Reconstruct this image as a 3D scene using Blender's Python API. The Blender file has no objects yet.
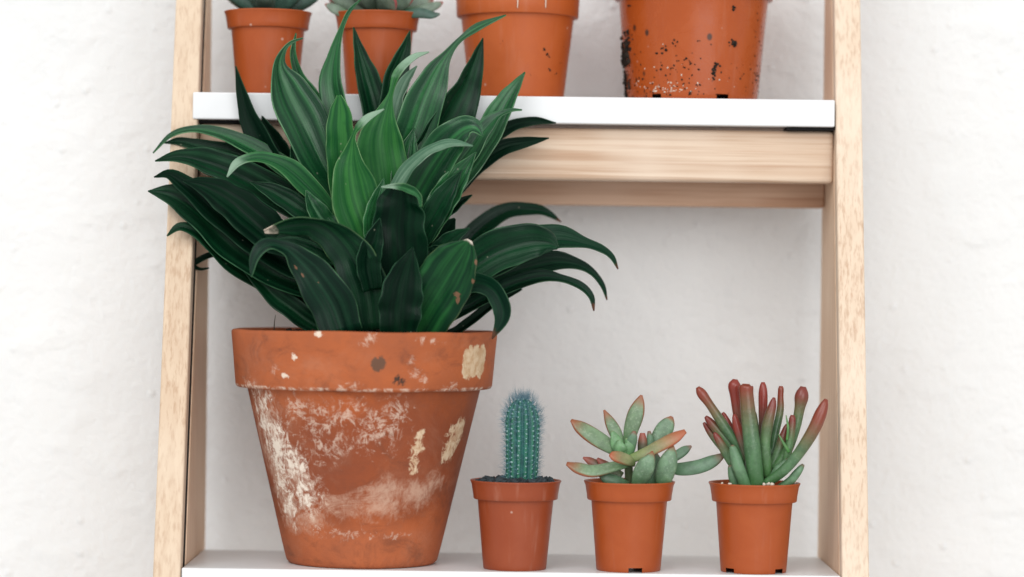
import bpy, bmesh, math, random
from mathutils import Vector, Matrix, noise as mnoise
R = random.Random(11)
PI = math.pi
sc = bpy.context.scene
COL = sc.collection

# ------------------------------------------------------------------ camera geometry
FPX, CAMY, ROLL = 2844.0, -1.75, 0.0125
def W(px, py, Y):
    """photo pixel at a real depth Y (metres behind the shelf's front edge) -> world point"""
    dx, dy = px - 512.0, py - 288.5
    c, s = math.cos(ROLL), math.sin(ROLL)
    ux, uy = dx * c + dy * s, -dx * s + dy * c
    d = Y - CAMY
    return Vector((ux * d / FPX, Y, -uy * d / FPX))
def mmpx(Y): return (Y - CAMY) / FPX

# ------------------------------------------------------------------ object helpers
def link(o, parent=None):
    COL.objects.link(o)
    if parent: o.parent = parent
    return o
def mesh_obj(name, verts, faces, mats, parent=None, smooth=True, uvs=None, fmat=None, auto=None):
    me = bpy.data.meshes.new(name)
    me.from_pydata([tuple(v) for v in verts], [], faces)
    if uvs is not None:
        ul = me.uv_layers.new(name='UVMap')
        for l in me.loops: ul.data[l.index].uv = uvs[l.vertex_index]
    for m in (mats if isinstance(mats, (list, tuple)) else [mats]): me.materials.append(m)
    for i, p in enumerate(me.polygons):
        p.use_smooth = smooth
        if fmat: p.material_index = fmat[i]
    me.update()
    o = link(bpy.data.objects.new(name, me), parent)
    return o
def tag(o, label=None, cat=None, group=None, kind=None):
    if label: o['label'] = label
    if cat: o['category'] = cat
    if group: o['group'] = group
    if kind: o['kind'] = kind
    return o
def empty(name, loc):
    o = bpy.data.objects.new(name, None); o.location = loc; o.empty_display_size = 0.02
    return link(o)
def bevel(o, w, seg=3):
    m = o.modifiers.new('bevel', 'BEVEL'); m.width = w; m.segments = seg; m.limit_method = 'ANGLE'; m.angle_limit = math.radians(40)
    return o
def prism(name, pts8, mat, parent, bw=0.0012):
    """box from 8 points: bottom quad then top quad, same winding"""
    f = [(3,2,1,0),(4,5,6,7),(0,1,5,4),(1,2,6,5),(2,3,7,6),(3,0,4,7)]
    o = mesh_obj(name, pts8, f, mat, parent, smooth=False)
    me = o.data
    bm = bmesh.new(); bm.from_mesh(me); bmesh.ops.recalc_face_normals(bm, faces=bm.faces); bm.to_mesh(me); bm.free()
    if bw: bevel(o, bw)
    for p in me.polygons: p.use_smooth = False
    return o
def box(name, x0,x1,y0,y1,z0,z1, mat, parent, bw=0.0012):
    return prism(name, [(x0,y0,z0),(x1,y0,z0),(x1,y1,z0),(x0,y1,z0),(x0,y0,z1),(x1,y0,z1),(x1,y1,z1),(x0,y1,z1)], mat, parent, bw)
def spline(pts, n):
    """Catmull-Rom through tuples of floats, n samples"""
    k = len(pts); out = []
    P = [Vector(p) for p in pts]
    for i in range(n):
        t = i / (n - 1) * (k - 1); j = min(int(t), k - 2); u = t - j
        p1, p2 = P[j], P[j+1]
        p0 = P[j-1] if j > 0 else p1 * 2 - p2
        p3 = P[j+2] if j + 2 < k else p2 * 2 - p1
        out.append(0.5 * ((2*p1) + (p2-p0)*u + (2*p0-5*p1+4*p2-p3)*u*u + (3*p1-p0-3*p2+p3)*u**3))
    return out
def lathe(profile, seg=96, skip=None):
    vs, fs = [], []
    for r, z in profile:
        for i in range(seg):
            a = 2*PI*i/seg
            vs.append((r*math.cos(a), r*math.sin(a), z))
    for k in range(len(profile)-1):
        for i in range(seg):
            if skip and skip(k, 2*PI*(i+.5)/seg): continue
            j = (i+1) % seg
            fs.append((k*seg+i, k*seg+j, (k+1)*seg+j, (k+1)*seg+i))
    return vs, fs

# ------------------------------------------------------------------ node helpers
class NT:
    def __init__(s, name):
        s.m = bpy.data.materials.new(name); s.m.use_nodes = True
        s.t = s.m.node_tree; s.n = s.t.nodes; s.b = s.n['Principled BSDF']
    def node(s, typ, **kw):
        n = s.n.new(typ)
        for k, v in kw.items(): setattr(n, k, v)
        return n
    def put(s, sock, v):
        if hasattr(v, 'is_output') or isinstance(v, bpy.types.NodeSocket): s.t.links.new(v, sock)
        else: sock.default_value = v
    def set(s, **kw):
        for k, v in kw.items(): s.put(s.b.inputs[k.replace('_', ' ')], v)
    def coord(s, out='Object'): return s.node('ShaderNodeTexCoord').outputs[out]
    def mapping(s, vec, scale=(1,1,1), loc=(0,0,0), rot=(0,0,0)):
        n = s.node('ShaderNodeMapping'); s.put(n.inputs['Vector'], vec)
        n.inputs['Scale'].default_value = scale; n.inputs['Location'].default_value = loc; n.inputs['Rotation'].default_value = rot
        return n.outputs[0]
    def noise(s, vec, scale, detail=4, rough=.55, dist=0.0):
        n = s.node('ShaderNodeTexNoise'); s.put(n.inputs['Vector'], vec)
        n.inputs['Scale'].default_value = scale; n.inputs['Detail'].default_value = detail
        n.inputs['Roughness'].default_value = rough; n.inputs['Distortion'].default_value = dist
        return n.outputs['Fac']
    def math(s, op, a, b=0.0, c=None, clamp=False):
        n = s.node('ShaderNodeMath', operation=op, use_clamp=clamp); s.put(n.inputs[0], a); s.put(n.inputs[1], b)
        if c is not None: s.put(n.inputs[2], c)
        return n.outputs[0]
    def ramp(s, fac, lo, hi, a=0.0, b=1.0):
        n = s.node('ShaderNodeMapRange', interpolation_type='SMOOTHSTEP'); s.put(n.inputs['Value'], fac)
        n.inputs['From Min'].default_value = lo; n.inputs['From Max'].default_value = hi
        n.inputs['To Min'].default_value = a; n.inputs['To Max'].default_value = b
        return n.outputs[0]
    def mix(s, fac, a, b):
        n = s.node('ShaderNodeMix', data_type='RGBA'); s.put(n.inputs[0], fac)
        s.put(n.inputs[6], a if not isinstance(a, tuple) else (*a[:3], 1)); s.put(n.inputs[7], b if not isinstance(b, tuple) else (*b[:3], 1))
        return n.outputs[2]
    def bump(s, h, strength, dist=0.001, normal=None):
        n = s.node('ShaderNodeBump'); s.put(n.inputs['Height'], h); n.inputs['Strength'].default_value = strength; n.inputs['Distance'].default_value = dist
        if normal is not None: s.put(n.inputs['Normal'], normal)
        return n.outputs[0]
    def sep(s, vec):
        n = s.node('ShaderNodeSeparateXYZ'); s.put(n.inputs[0], vec); return n.outputs
    def dist(s, vec, p):
        n = s.node('ShaderNodeVectorMath', operation='DISTANCE'); s.put(n.inputs[0], vec); n.inputs[1].default_value = p
        return n.outputs['Value']
    def rand(s): return s.node('ShaderNodeObjectInfo').outputs['Random']

def mat_wall():
    k = NT('white_plaster'); c = k.coord()
    big = k.noise(c, 9, 3, .5); mid = k.noise(c, 48, 5, .6, .4); lump = k.noise(k.mapping(c, (1,1,1.6)), 22, 2, .5); fine = k.noise(c, 230, 5, .7)
    h = k.math('ADD', k.math('MULTIPLY', big, .5), k.math('MULTIPLY', mid, .7))
    h = k.math('ADD', h, k.math('MULTIPLY', k.ramp(lump, .5, .72), .4))
    h = k.math('ADD', h, k.math('MULTIPLY', fine, .55))
    # a few trowel scars and grit pimples of the plaster
    v = k.node('ShaderNodeTexVoronoi'); k.put(v.inputs['Vector'], c); v.inputs['Scale'].default_value = 46
    h = k.math('ADD', h, k.math('MULTIPLY', k.ramp(v.outputs['Distance'], .16, .02), .35))
    col = k.mix(k.ramp(big, .3, .75), (.79,.785,.775), (.83,.825,.815))
    k.set(Base_Color=col, Roughness=.9, Normal=k.bump(h, .72, .0042))
    k.b.inputs['Specular IOR Level'].default_value = .2
    return k.m
def mat_wood(name, axis, tint=(1,1,1), fleck=.5, ringamt=.6):
    """pale pine; axis = index of the grain direction"""
    k = NT(name); c = k.coord()
    off = k.math('MULTIPLY', k.rand(), 3.7)
    cv = k.node('ShaderNodeCombineXYZ')
    for i in range(3): k.put(cv.inputs[i], off)
    va = k.node('ShaderNodeVectorMath', operation='ADD'); k.put(va.inputs[0], c); k.put(va.inputs[1], cv.outputs[0])
    c = va.outputs[0]
    s1 = [34]*3; s1[axis] = .8
    s2 = [520]*3; s2[axis] = 9
    s3 = [620]*3; s3[axis] = 13
    g1 = k.noise(k.mapping(c, s1), 1.0, 2, .45, .12)
    ring = k.math('FRACT', k.math('MULTIPLY', g1, 9.0))
    ring = k.math('MULTIPLY', k.ramp(ring, 0, .8), k.ramp(ring, 1.0, .86))
    g2 = k.noise(k.mapping(c, s2), 1.0, 3, .6)
    g3 = k.noise(k.mapping(c, s3), 1.0, 2, .5)
    t = lambda r,g,b: (r*tint[0], g*tint[1], b*tint[2])
    col = k.mix(k.math('MULTIPLY', ring, ringamt), t(.72,.575,.455), t(.53,.355,.245))
    col = k.mix(k.ramp(g2, .44, .72, 0, .68), col, t(.47,.30,.20))
    col = k.mix(k.ramp(g3, .60, .70, 0, fleck), col, t(.44,.21,.12))
    col = k.mix(k.ramp(k.noise(c, 11, 2), .35, .7, 0, .55), col, t(.80,.68,.575))
    k.set(Base_Color=col, Roughness=.62, Normal=k.bump(k.math('ADD', g2, g3), .25, .0006))
    k.b.inputs['Specular IOR Level'].default_value = .3
    return k.m
def mat_plain(name, col, rough=.5, spec=.5, var=.12, scale=80, bump=.0):
    k = NT(name); c = k.coord()
    n = k.noise(c, scale, 4)
    k.set(Base_Color=k.mix(k.ramp(n, .3, .7), tuple(x*(1-var) for x in col), tuple(min(1,x*(1+var)) for x in col)), Roughness=rough)
    k.b.inputs['Specular IOR Level'].default_value = spec
    if bump: k.set(Normal=k.bump(n, bump, .0008))
    return k.m
def mat_plastic(name, col, dust=.12, spots=.0, rough=.42):
    k = NT(name); c = k.coord()
    va = k.node('ShaderNodeVectorMath', operation='ADD'); k.put(va.inputs[0], c)
    k.put(va.inputs[1], k.math('MULTIPLY', k.rand(), 9.0)); c = va.outputs[0]
    smudge = k.noise(c, 60, 4, .6, .6); streak = k.noise(k.mapping(c, (160,160,14)), 1.0, 3)
    b = k.mix(k.ramp(smudge, .35, .7, 0, .5), col, tuple(x*y for x, y in zip(col, (1.12,1.22,1.3))))
    b = k.mix(k.ramp(streak, .55, .8, 0, dust), b, (.52,.27,.19))
    v = k.node('ShaderNodeTexVoronoi'); k.put(v.inputs['Vector'], c); v.inputs['Scale'].default_value = 190
    vr = k.node('ShaderNodeSeparateColor'); k.put(vr.inputs[0], v.outputs['Color'])
    dot = k.math('MULTIPLY', k.ramp(v.outputs['Distance'], .22, .1), k.math('GREATER_THAN', vr.outputs[0], .975))
    b = k.mix(k.math('MULTIPLY', dot, .5), b, (.62,.46,.38))
    if spots:
        v2 = k.node('ShaderNodeTexVoronoi'); k.put(v2.inputs['Vector'], k.mapping(c, (1,1,.75), (.4,.1,.2))); v2.inputs['Scale'].default_value = 150
        vr2 = k.node('ShaderNodeSeparateColor'); k.put(vr2.inputs[0], v2.outputs['Color'])
        d2 = k.math('MULTIPLY', k.ramp(v2.outputs['Distance'], .34, .16), k.math('GREATER_THAN', vr2.outputs[0], 1-spots))
        b = k.mix(k.math('MULTIPLY', d2, .9), b, (.035,.02,.014))
    k.set(Base_Color=b, Roughness=k.ramp(smudge, .3, .8, rough-.06, rough+.14), Normal=k.bump(k.noise(c, 700, 2), .04, .0004))
    k.b.inputs['Specular IOR Level'].default_value = .34
    return k.m
def mat_leaf(name, dark, light, edge, rough=.36, tip=None, spec=.5, stripe=.8, tv=.93, blots=()):
    """blade with lengthwise bands, thin pale margin; UV u = across (0..1), v = along"""
    k = NT(name)
    uv = k.node('ShaderNodeUVMap'); uv.uv_map = 'UVMap'
    x, y, _ = k.sep(uv.outputs[0])
    off = k.math('MULTIPLY', k.rand(), 31.0)
    cb = k.node('ShaderNodeCombineXYZ'); k.put(cb.inputs[0], k.math('MULTIPLY', x, 7.5)); k.put(cb.inputs[1], k.math('MULTIPLY', y, .9)); k.put(cb.inputs[2], off)
    band = k.noise(cb.outputs[0], 1.0, 2, .5)
    cb2 = k.node('ShaderNodeCombineXYZ'); k.put(cb2.inputs[0], k.math('MULTIPLY', x, 46.0)); k.put(cb2.inputs[1], k.math('MULTIPLY', y, 2.5)); k.put(cb2.inputs[2], off)
    fine = k.noise(cb2.outputs[0], 1.0, 2, .5)
    col = k.mix(k.ramp(band, .32, .72, 0, stripe), dark, light)
    col = k.mix(k.ramp(fine, .5, .75, 0, .16), col, light)
    obj = k.coord()
    col = k.mix(k.ramp(k.noise(obj, 95, 3), .48, .75, 0, .5), col, dark)
    a = k.math('ABSOLUTE', k.math('SUBTRACT', k.math('MULTIPLY', x, 2.0), 1.0))
    col = k.mix(k.math('MULTIPLY', k.ramp(a, .95, .99, 0, .5), k.ramp(k.noise(obj, 60, 2), .38, .62, .25, 1)), col, edge)
    mid = k.ramp(a, .07, .0, 0, .4)
    col = k.mix(mid, col, light)
    # dust and water spots
    v = k.node('ShaderNodeTexVoronoi'); k.put(v.inputs['Vector'], obj); v.inputs['Scale'].default_value = 260
    vr = k.node('ShaderNodeSeparateColor'); k.put(vr.inputs[0], v.outputs['Color'])
    dot = k.math('MULTIPLY', k.ramp(v.outputs['Distance'], .22, .08), k.math('GREATER_THAN', vr.outputs[0], .982))
    col = k.mix(k.math('MULTIPLY', dot, .4), col, (.30,.30,.22))
    rr = k.ramp(k.noise(obj, 50, 3), .3, .75, rough-.06, rough+.12)
    if tip is not None:
        w = k.math('ADD', y, k.math('MULTIPLY', k.math('SUBTRACT', k.noise(obj, 240, 3), .5), .12))
        col = k.mix(k.ramp(w, tv, min(1.02, tv+.16) if tv < .9 else tv+.05), col, tip)
    for (bu, bv, br) in blots:
        du = k.math('MULTIPLY', k.math('SUBTRACT', x, bu), .45); dv_ = k.math('SUBTRACT', y, bv)
        d = k.math('SQRT', k.math('ADD', k.math('MULTIPLY', du, du), k.math('MULTIPLY', dv_, dv_)))
        d = k.math('ADD', d, k.math('MULTIPLY', k.math('SUBTRACT', k.noise(obj, 420, 4, .65), .5), br*2.2))
        col = k.mix(k.ramp(d, br, br*.7, 0, .9), col, (.17,.085,.048))
    k.set(Base_Color=col, Roughness=rr, Normal=k.bump(k.math('ADD', band, k.math('MULTIPLY', fine, .3)), .35, .0014))
    k.b.inputs['Specular IOR Level'].default_value = spec
    return k.m
def mat_fat(name, base, tipc, v0, v1, edge_amt=.0, rough=.4, spec=.45, pale=None):
    k = NT(name)
    uv = k.node('ShaderNodeUVMap'); uv.uv_map = 'UVMap'
    x, y, _ = k.sep(uv.outputs[0]); obj = k.coord()
    n = k.noise(obj, 190, 4, .6); n2 = k.noise(obj, 620, 3)
    w = k.math('ADD', y, k.math('MULTIPLY', k.math('SUBTRACT', n, .5), .22))
    if edge_amt: w = k.math('ADD', w, k.math('MULTIPLY', k.ramp(x, .55, 1.0), edge_amt))
    b = k.mix(k.ramp(n, .35, .7), base, tuple(min(1, c*1.45) for c in base))
    if pale: b = k.mix(k.ramp(n2, .52, .7, 0, .55), b, pale)
    b = k.mix(k.ramp(y, .0, .35, .55, 0), b, tuple(min(1, c*s) for c, s in zip(base, (.75, 1.25, .7))))
    col = k.mix(k.ramp(w, v0, v1), b, tipc)
    k.set(Base_Color=col, Roughness=rough, Normal=k.bump(n2, .12, .0006))
    k.b.inputs['Specular IOR Level'].default_value = spec
    k.b.inputs['Subsurface Weight'].default_value = .12
    k.b.inputs['Subsurface Radius'].default_value = (.4,.5,.2)
    k.b.inputs['Subsurface Scale'].default_value = .002
    return k.m
def mat_clay():
    k = NT('weathered_terracotta'); c = k.coord()
    n1 = k.noise(c, 17, 5, .6, .3); n2 = k.noise(c, 110, 6, .7); n3 = k.noise(c, 420, 4, .7); n4 = k.noise(c, 36, 6, .68, 1.1)
    col = k.mix(k.ramp(n1, .32, .68), (.23,.051,.014), (.39,.094,.027))
    col = k.mix(k.ramp(n2, .42, .72, 0, .6), col, (.24,.064,.026))
    col = k.mix(k.ramp(n3, .66, .78, 0, .35), col, (.56,.27,.16))
    _, _, z = k.sep(c)
    # rim a touch rawer orange; body darker at mid height, lighter at the foot
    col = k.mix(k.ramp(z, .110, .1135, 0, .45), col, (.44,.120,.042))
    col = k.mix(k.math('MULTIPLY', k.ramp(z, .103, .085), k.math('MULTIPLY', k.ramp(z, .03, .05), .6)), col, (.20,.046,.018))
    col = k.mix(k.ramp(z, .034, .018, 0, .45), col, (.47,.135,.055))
    rad = lambda z: (.0475 + (z/.1095)*(.0735-.0475)) if z < .11 else .0835
    grime = k.noise(k.mapping(c, (1,1,1.7), (.7,.2,.4)), 34, 7, .7, .8)
    col = k.mix(k.ramp(grime, .5, .72, 0, .6), col, (.15,.045,.022))
    dustf = k.noise(k.mapping(c, (1,1,1.3), (.1,.5,.9)), 21, 7, .7, .6)
    col = k.mix(k.ramp(dustf, .48, .78, 0, .2), col, (.52,.28,.18))
    def near(x, z, r, sx=1.0, sz=1.0):
        """0 at the spot on the front of the pot, 1 at distance r"""
        R_ = rad(z); p = (x, -math.sqrt(max(R_*R_ - x*x, 1e-6)), z); sc_ = (sx, sx, sz)
        return k.math('DIVIDE', k.dist(k.mapping(c, sc_), tuple(a*b for a, b in zip(p, sc_))), r)
    def patch(spots, field, thr, soft, fall, amt, colr, cin):
        """colour where field beats a threshold that rises away from the nearest spot"""
        d = None
        for sp in spots:
            e = near(*sp); d = e if d is None else k.math('MINIMUM', d, e)
        f = k.math('SUBTRACT', field, k.math('MULTIPLY', k.math('POWER', d, 1.6), fall))
        return k.mix(k.ramp(f, thr, thr+soft, 0, amt), cin, colr)
    chalk, cream = (.68,.53,.42), (.68,.52,.35)
    f1 = k.noise(c, 85, 8, .72, .8); f2 = k.noise(k.mapping(c, (1,1,.8), (.3,.2,.1)), 190, 7, .75, .6); f3 = k.noise(c, 30, 8, .72, 1.4)
    vein = k.math('SUBTRACT', .56, k.math('MULTIPLY', k.math('ABSOLUTE', k.math('SUBTRACT', f1, .5)), 2.6))
    crust = k.math('ADD', k.math('MULTIPLY', f3, .5), k.math('MULTIPLY', f2, .5))
    # lime bloom down the left flank: dense core, broken edges, thin veins around it
    left = [(-.061,.098,.014,1,.7), (-.055,.080,.017,1,.7), (-.050,.068,.018), (-.040,.062,.014), (-.046,.047,.015), (-.044,.036,.013), (-.031,.041,.012), (-.034,.053,.012)]
    haze_ = k.noise(k.mapping(c, (1,1,.8), (.9,.1,.3)), 52, 7, .72, .5)
    col = patch([(-.060,.085,.026), (-.048,.056,.024), (-.040,.036,.018)], haze_, .34, .34, .14, .5, (.62,.42,.31), col)
    col = patch(left, k.math('ADD', k.math('MULTIPLY', vein, .5), k.math('MULTIPLY', f2, .5)), .34, .22, .10, .6, chalk, col)
    col = patch(left, crust, .455, .10, .09, .95, (.78,.67,.56), col)
    mid = [(-.024,.092,.020), (-.006,.094,.020), (.014,.088,.022), (-.020,.078,.018), (.022,.099,.014), (-.036,.099,.015), (.004,.081,.014)]
    col = patch(mid, k.math('ADD', k.math('MULTIPLY', vein, .55), k.math('MULTIPLY', f2, .45)), .43, .13, .11, .6, chalk, col)
    band = [(.034,.047,.022,1,2.2), (.014,.041,.024,1,2.2), (-.008,.038,.022,1,2.2), (.048,.054,.013,1,1.6), (-.026,.030,.02,1,2.6), (.02,.050,.02,1,2)]
    col = patch(band, k.math('ADD', k.math('MULTIPLY', f3, .6), k.math('MULTIPLY', f2, .4)), .36, .24, .14, .62, (.60,.40,.29), col)
    low = [(-.01,.022,.03,1,6), (.02,.021,.02,1,6), (-.03,.024,.02,1,5)]
    col = patch(low, f2, .46, .12, .12, .4, chalk, col)
    scar = [(.0360,.0770,.0065,1,.62), (.0375,.0820,.0048,1,.7), (.0340,.0700,.0055,1,.6), (.0325,.0640,.0045,1,.6), (.0570,.0790,.0100,1,.7), (.0610,.0860,.0075,1,.7), (.0530,.0720,.0060,1,.7)]
    col = patch(scar, crust, .39, .08, .13, .9, k.mix(k.ramp(f2, .38, .62), (.50,.30,.17), cream), col)
    # rim: a torn buff label at the right, lime flecks, two dark stains
    label = [(.0680 + .0034*a, .1325 - .0042*b + .0012*((a*2+b) % 2), .0054) for a in range(3) for b in range(3)]
    col = patch(label, k.math('ADD', k.math('MULTIPLY', f2, .4), k.math('MULTIPLY', f3, .6)), .29, .07, .15, .85, k.mix(k.ramp(f2, .35, .65), (.50,.33,.18), (.68,.54,.36)), col)
    fleck = [(-.024,.1455,.0045,1,1.6), (-.0395,.1305,.0038), (-.046,.1200,.005,1,1.5)]
    col = patch(fleck, crust, .43, .05, .16, .9, (.74,.62,.50), col)
    bits = [(.036,.1235,.0075), (.041,.1180,.0060), (.033,.1300,.0050), (.005,.1405,.006), (.009,.1440,.005), (-.052,.1220,.006), (-.005,.1145,.012,1,3), (.044,.1425,.016,1,3.2), (-.07,.1130,.012,1,2), (.058,.1150,.010,1,3)]
    col = patch(bits, k.math('ADD', k.math('MULTIPLY', vein, .55), k.math('MULTIPLY', f2, .45)), .42, .14, .14, .62, chalk, col)
    col = patch([(.0125,.1275,.0060)], crust, .32, .07, .22, .8, (.07,.052,.036), col)
    col = patch([(.0245,.1175,.0060), (.0285,.1170,.0050), (.0165,.1165,.0032)], crust, .36, .06, .24, .92, (.022,.022,.018), col)
    # hairline along the joint where lime gathers
    col = k.mix(k.math('MULTIPLY', k.ramp(k.math('ABSOLUTE', k.math('SUBTRACT', z, .1118)), .0016, .0004), k.ramp(f2, .45, .62, 0, .8)), col, chalk)
    h = k.math('ADD', k.math('MULTIPLY', n2, .8), k.math('MULTIPLY', n3, .5))
    k.set(Base_Color=col, Roughness=k.ramp(n1, .3, .7, .62, .85), Normal=k.bump(h, .35, .0011))
    k.b.inputs['Specular IOR Level'].default_value = .3
    return k.m

M = {}
M['wall'] = mat_wall()
M['wood_v'] = mat_wood('pine_upright', 2, (.92,.88,.80), fleck=.12, ringamt=.25)
M['wood_r'] = mat_wood('pine_flecked_upright', 2, (1,.985,.94), fleck=.32, ringamt=.15)
M['wood_x'] = mat_wood('pine_rail', 0, (.94,.90,.85), fleck=.25, ringamt=.8)
M['wood_in'] = mat_wood('pine_inner', 2, (1.10,.99,.87), fleck=.15, ringamt=.3)
M['wood_back'] = mat_wood('pine_back_rail', 0, (.82,.66,.57), fleck=.25)
M['white'] = mat_plain('white_lacquer', (.74,.74,.74), .38, .5, .015, 40)
M['black'] = mat_plain('black_felt', (.012,.011,.011), .9, .2)
M['gap_shade_strip'] = mat_plain('painted_gap_shade', (.03,.022,.018), .9, .2)  # near-black: the gap's shade put into the colour
M['pot'] = mat_plastic('brown_plastic', (.35,.067,.013))
M['pot_c'] = mat_plastic('dusty_brown_plastic', (.27,.052,.016), dust=.25)
M['pot_big'] = mat_plastic('orange_plastic', (.41,.084,.016), spots=.005, rough=.45)
M['pot_dirty'] = mat_plastic('shiny_orange_plastic', (.36,.068,.012), spots=.03, rough=.25)
M['soil'] = mat_plain('potting_soil', (.022,.016,.012), .95, .2, .5, 300, .8)
M['grit'] = mat_plain('dark_grit', (.030,.040,.045), .8, .3, .5, 300, .5)
M['perlite'] = mat_plain('perlite', (.62,.54,.45), .8, .3, .1, 300)
M['clay'] = mat_clay()
dk = (.008,.040,.022); 
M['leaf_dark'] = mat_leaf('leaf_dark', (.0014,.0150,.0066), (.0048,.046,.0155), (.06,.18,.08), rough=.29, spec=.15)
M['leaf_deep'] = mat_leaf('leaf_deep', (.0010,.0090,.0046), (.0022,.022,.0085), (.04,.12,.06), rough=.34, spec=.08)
M['leaf_mid'] = mat_leaf('leaf_mid', (.0030,.036,.013), (.024,.145,.040), (.20,.40,.19), rough=.27, spec=.32)
M['leaf_young'] = mat_leaf('leaf_young', (.005,.066,.016), (.036,.172,.035), (.30,.48,.22), rough=.36, spec=.16)
M['leaf_twist'] = mat_leaf('leaf_twisted_end', (.005,.066,.016), (.036,.172,.035), (.30,.48,.22), rough=.36, spec=.16, tip=(.22,.33,.23), tv=.70)  # pale tip: sheen on the rolled end put into the colour
M['leaf_bent'] = mat_leaf('leaf_pale_end', (.006,.055,.018), (.030,.150,.042), (.22,.40,.18), rough=.36, spec=.20, tip=(.21,.31,.22), tv=.70)  # pale tip: sheen where the blade bends over, put into the colour
M['leaf_pale'] = mat_leaf('leaf_pale', (.04,.115,.06), (.17,.28,.19), (.42,.54,.40), rough=.45, spec=.3)  # sheen of upturned blades put into a paler green
M['leaf_tip'] = mat_leaf('leaf_brown_tip', (.0018,.016,.0085), (.0058,.042,.017), (.07,.16,.08), tip=(.10,.040,.022), rough=.32, spec=.12)
M['leaf_dry'] = mat_leaf('leaf_dry_tip', (.0022,.018,.009), (.011,.062,.023), (.10,.17,.07), tip=(.55,.45,.36), rough=.34, spec=.14)
M['leaf_spot'] = mat_leaf('leaf_blotched', (.0022,.026,.010), (.020,.120,.030), (.10,.15,.06), tip=(.58,.50,.42), tv=.95, rough=.34, spec=.14, blots=((.20,.42,.032),(.13,.39,.022),(.02,.60,.025),(.03,.80,.025)))
M['leaf_scar'] = mat_leaf('leaf_scarred', (.0018,.013,.0075), (.0065,.040,.018), (.10,.24,.11), rough=.34, spec=.14, blots=((.22,.40,.020),(.26,.34,.015),(.5,.26,.006)))

# ------------------------------------------------------------------ the wall
wv, wf = [], []
NX = 2
wall = box('wall', -1.8, 1.8, .180, .30, -.75, 1.0, M['wall'], None, 0)
tag(wall, 'white rough plastered wall behind the wooden ladder shelf', 'wall')

# ------------------------------------------------------------------ ladder shelf
LX = .0017
lean = lambda z: (z + .1775) * .2256
ladder = empty('ladder_shelf', (LX, .07, -.50))
tag(ladder, 'pale pine ladder shelf with white boards leaning by the wall', 'shelf')
def local(o, root):
    """keep world placement under a parent that is an unrotated empty"""
    o.location = Vector(o.location) - Vector(root.location); return o
def lad(o): return local(o, ladder)
Z0, Z1 = -.50, .42
for s in (-1, 1):
    a, b = s*.2036 + LX, s*.2205 + LX
    lad(prism('post', [(a,lean(Z0),Z0),(b,lean(Z0),Z0),(b,lean(Z0)+.013,Z0),(a,lean(Z0)+.013,Z0),
                       (a,lean(Z1),Z1),(b,lean(Z1),Z1),(b,lean(Z1)+.013,Z1),(a,lean(Z1)+.013,Z1)], M['wood_v'] if s < 0 else M['wood_r'], ladder, .0014))
    gap = .015 if s < 0 else .0006
    a, b = s*.20345 + LX, s*.2200 + LX
    zt = .28
    f0 = .0132 + gap
    lad(prism('side_panel', [(a,lean(Z0)+f0,Z0),(b,lean(Z0)+f0,Z0),(b,.14,Z0),(a,.14,Z0),
                             (a,lean(zt)+f0,zt),(b,lean(zt)+f0,zt),(b,.14,zt),(a,.14,zt)], M['wood_in'], ladder, .0012))
    if s < 0:
        a, b = s*.2042 + LX, s*.2195 + LX  # dark strip set in the gap, painted to read as its shade
        lad(prism('gap_shade_strip', [(a,lean(Z0)+.0134,Z0),(b,lean(Z0)+.0134,Z0),(b,lean(Z0)+.0278,Z0),(a,lean(Z0)+.0278,Z0),
                           (a,lean(zt)+.0134,zt),(b,lean(zt)+.0134,zt),(b,lean(zt)+.0278,zt),(a,lean(zt)+.0278,zt)], M['gap_shade_strip'], ladder, 0))
ZL, ZU = -.1745, .1227
lad(box('shelf_board', -.2030+LX, .2030+LX, .0008, .124, ZL-.018, ZL, M['white'], ladder, .0010))
lad(box('shelf_board', -.2066+LX, .2026+LX, .0622, .165, ZU-.0172, ZU, M['white'], ladder, .0010))
lad(box('front_rail', -.2034+LX, .2034+LX, .0725, .0905, .0700, .1033, M['wood_x'], ladder, .0028))
lad(box('back_rail', -.2034+LX, .2034+LX, .1200, .1380, .0555, .1040, M['wood_back'], ladder, .0020))
lad(box('felt_pad', .1725+LX, .2032+LX, .0668, .0900, .1034, .1054, M['black'], ladder, .0003))
lad(box('felt_pad', -.2032+LX, -.1600+LX, .0700, .0900, .1034, .1054, M['black'], ladder, .0003))

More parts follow.
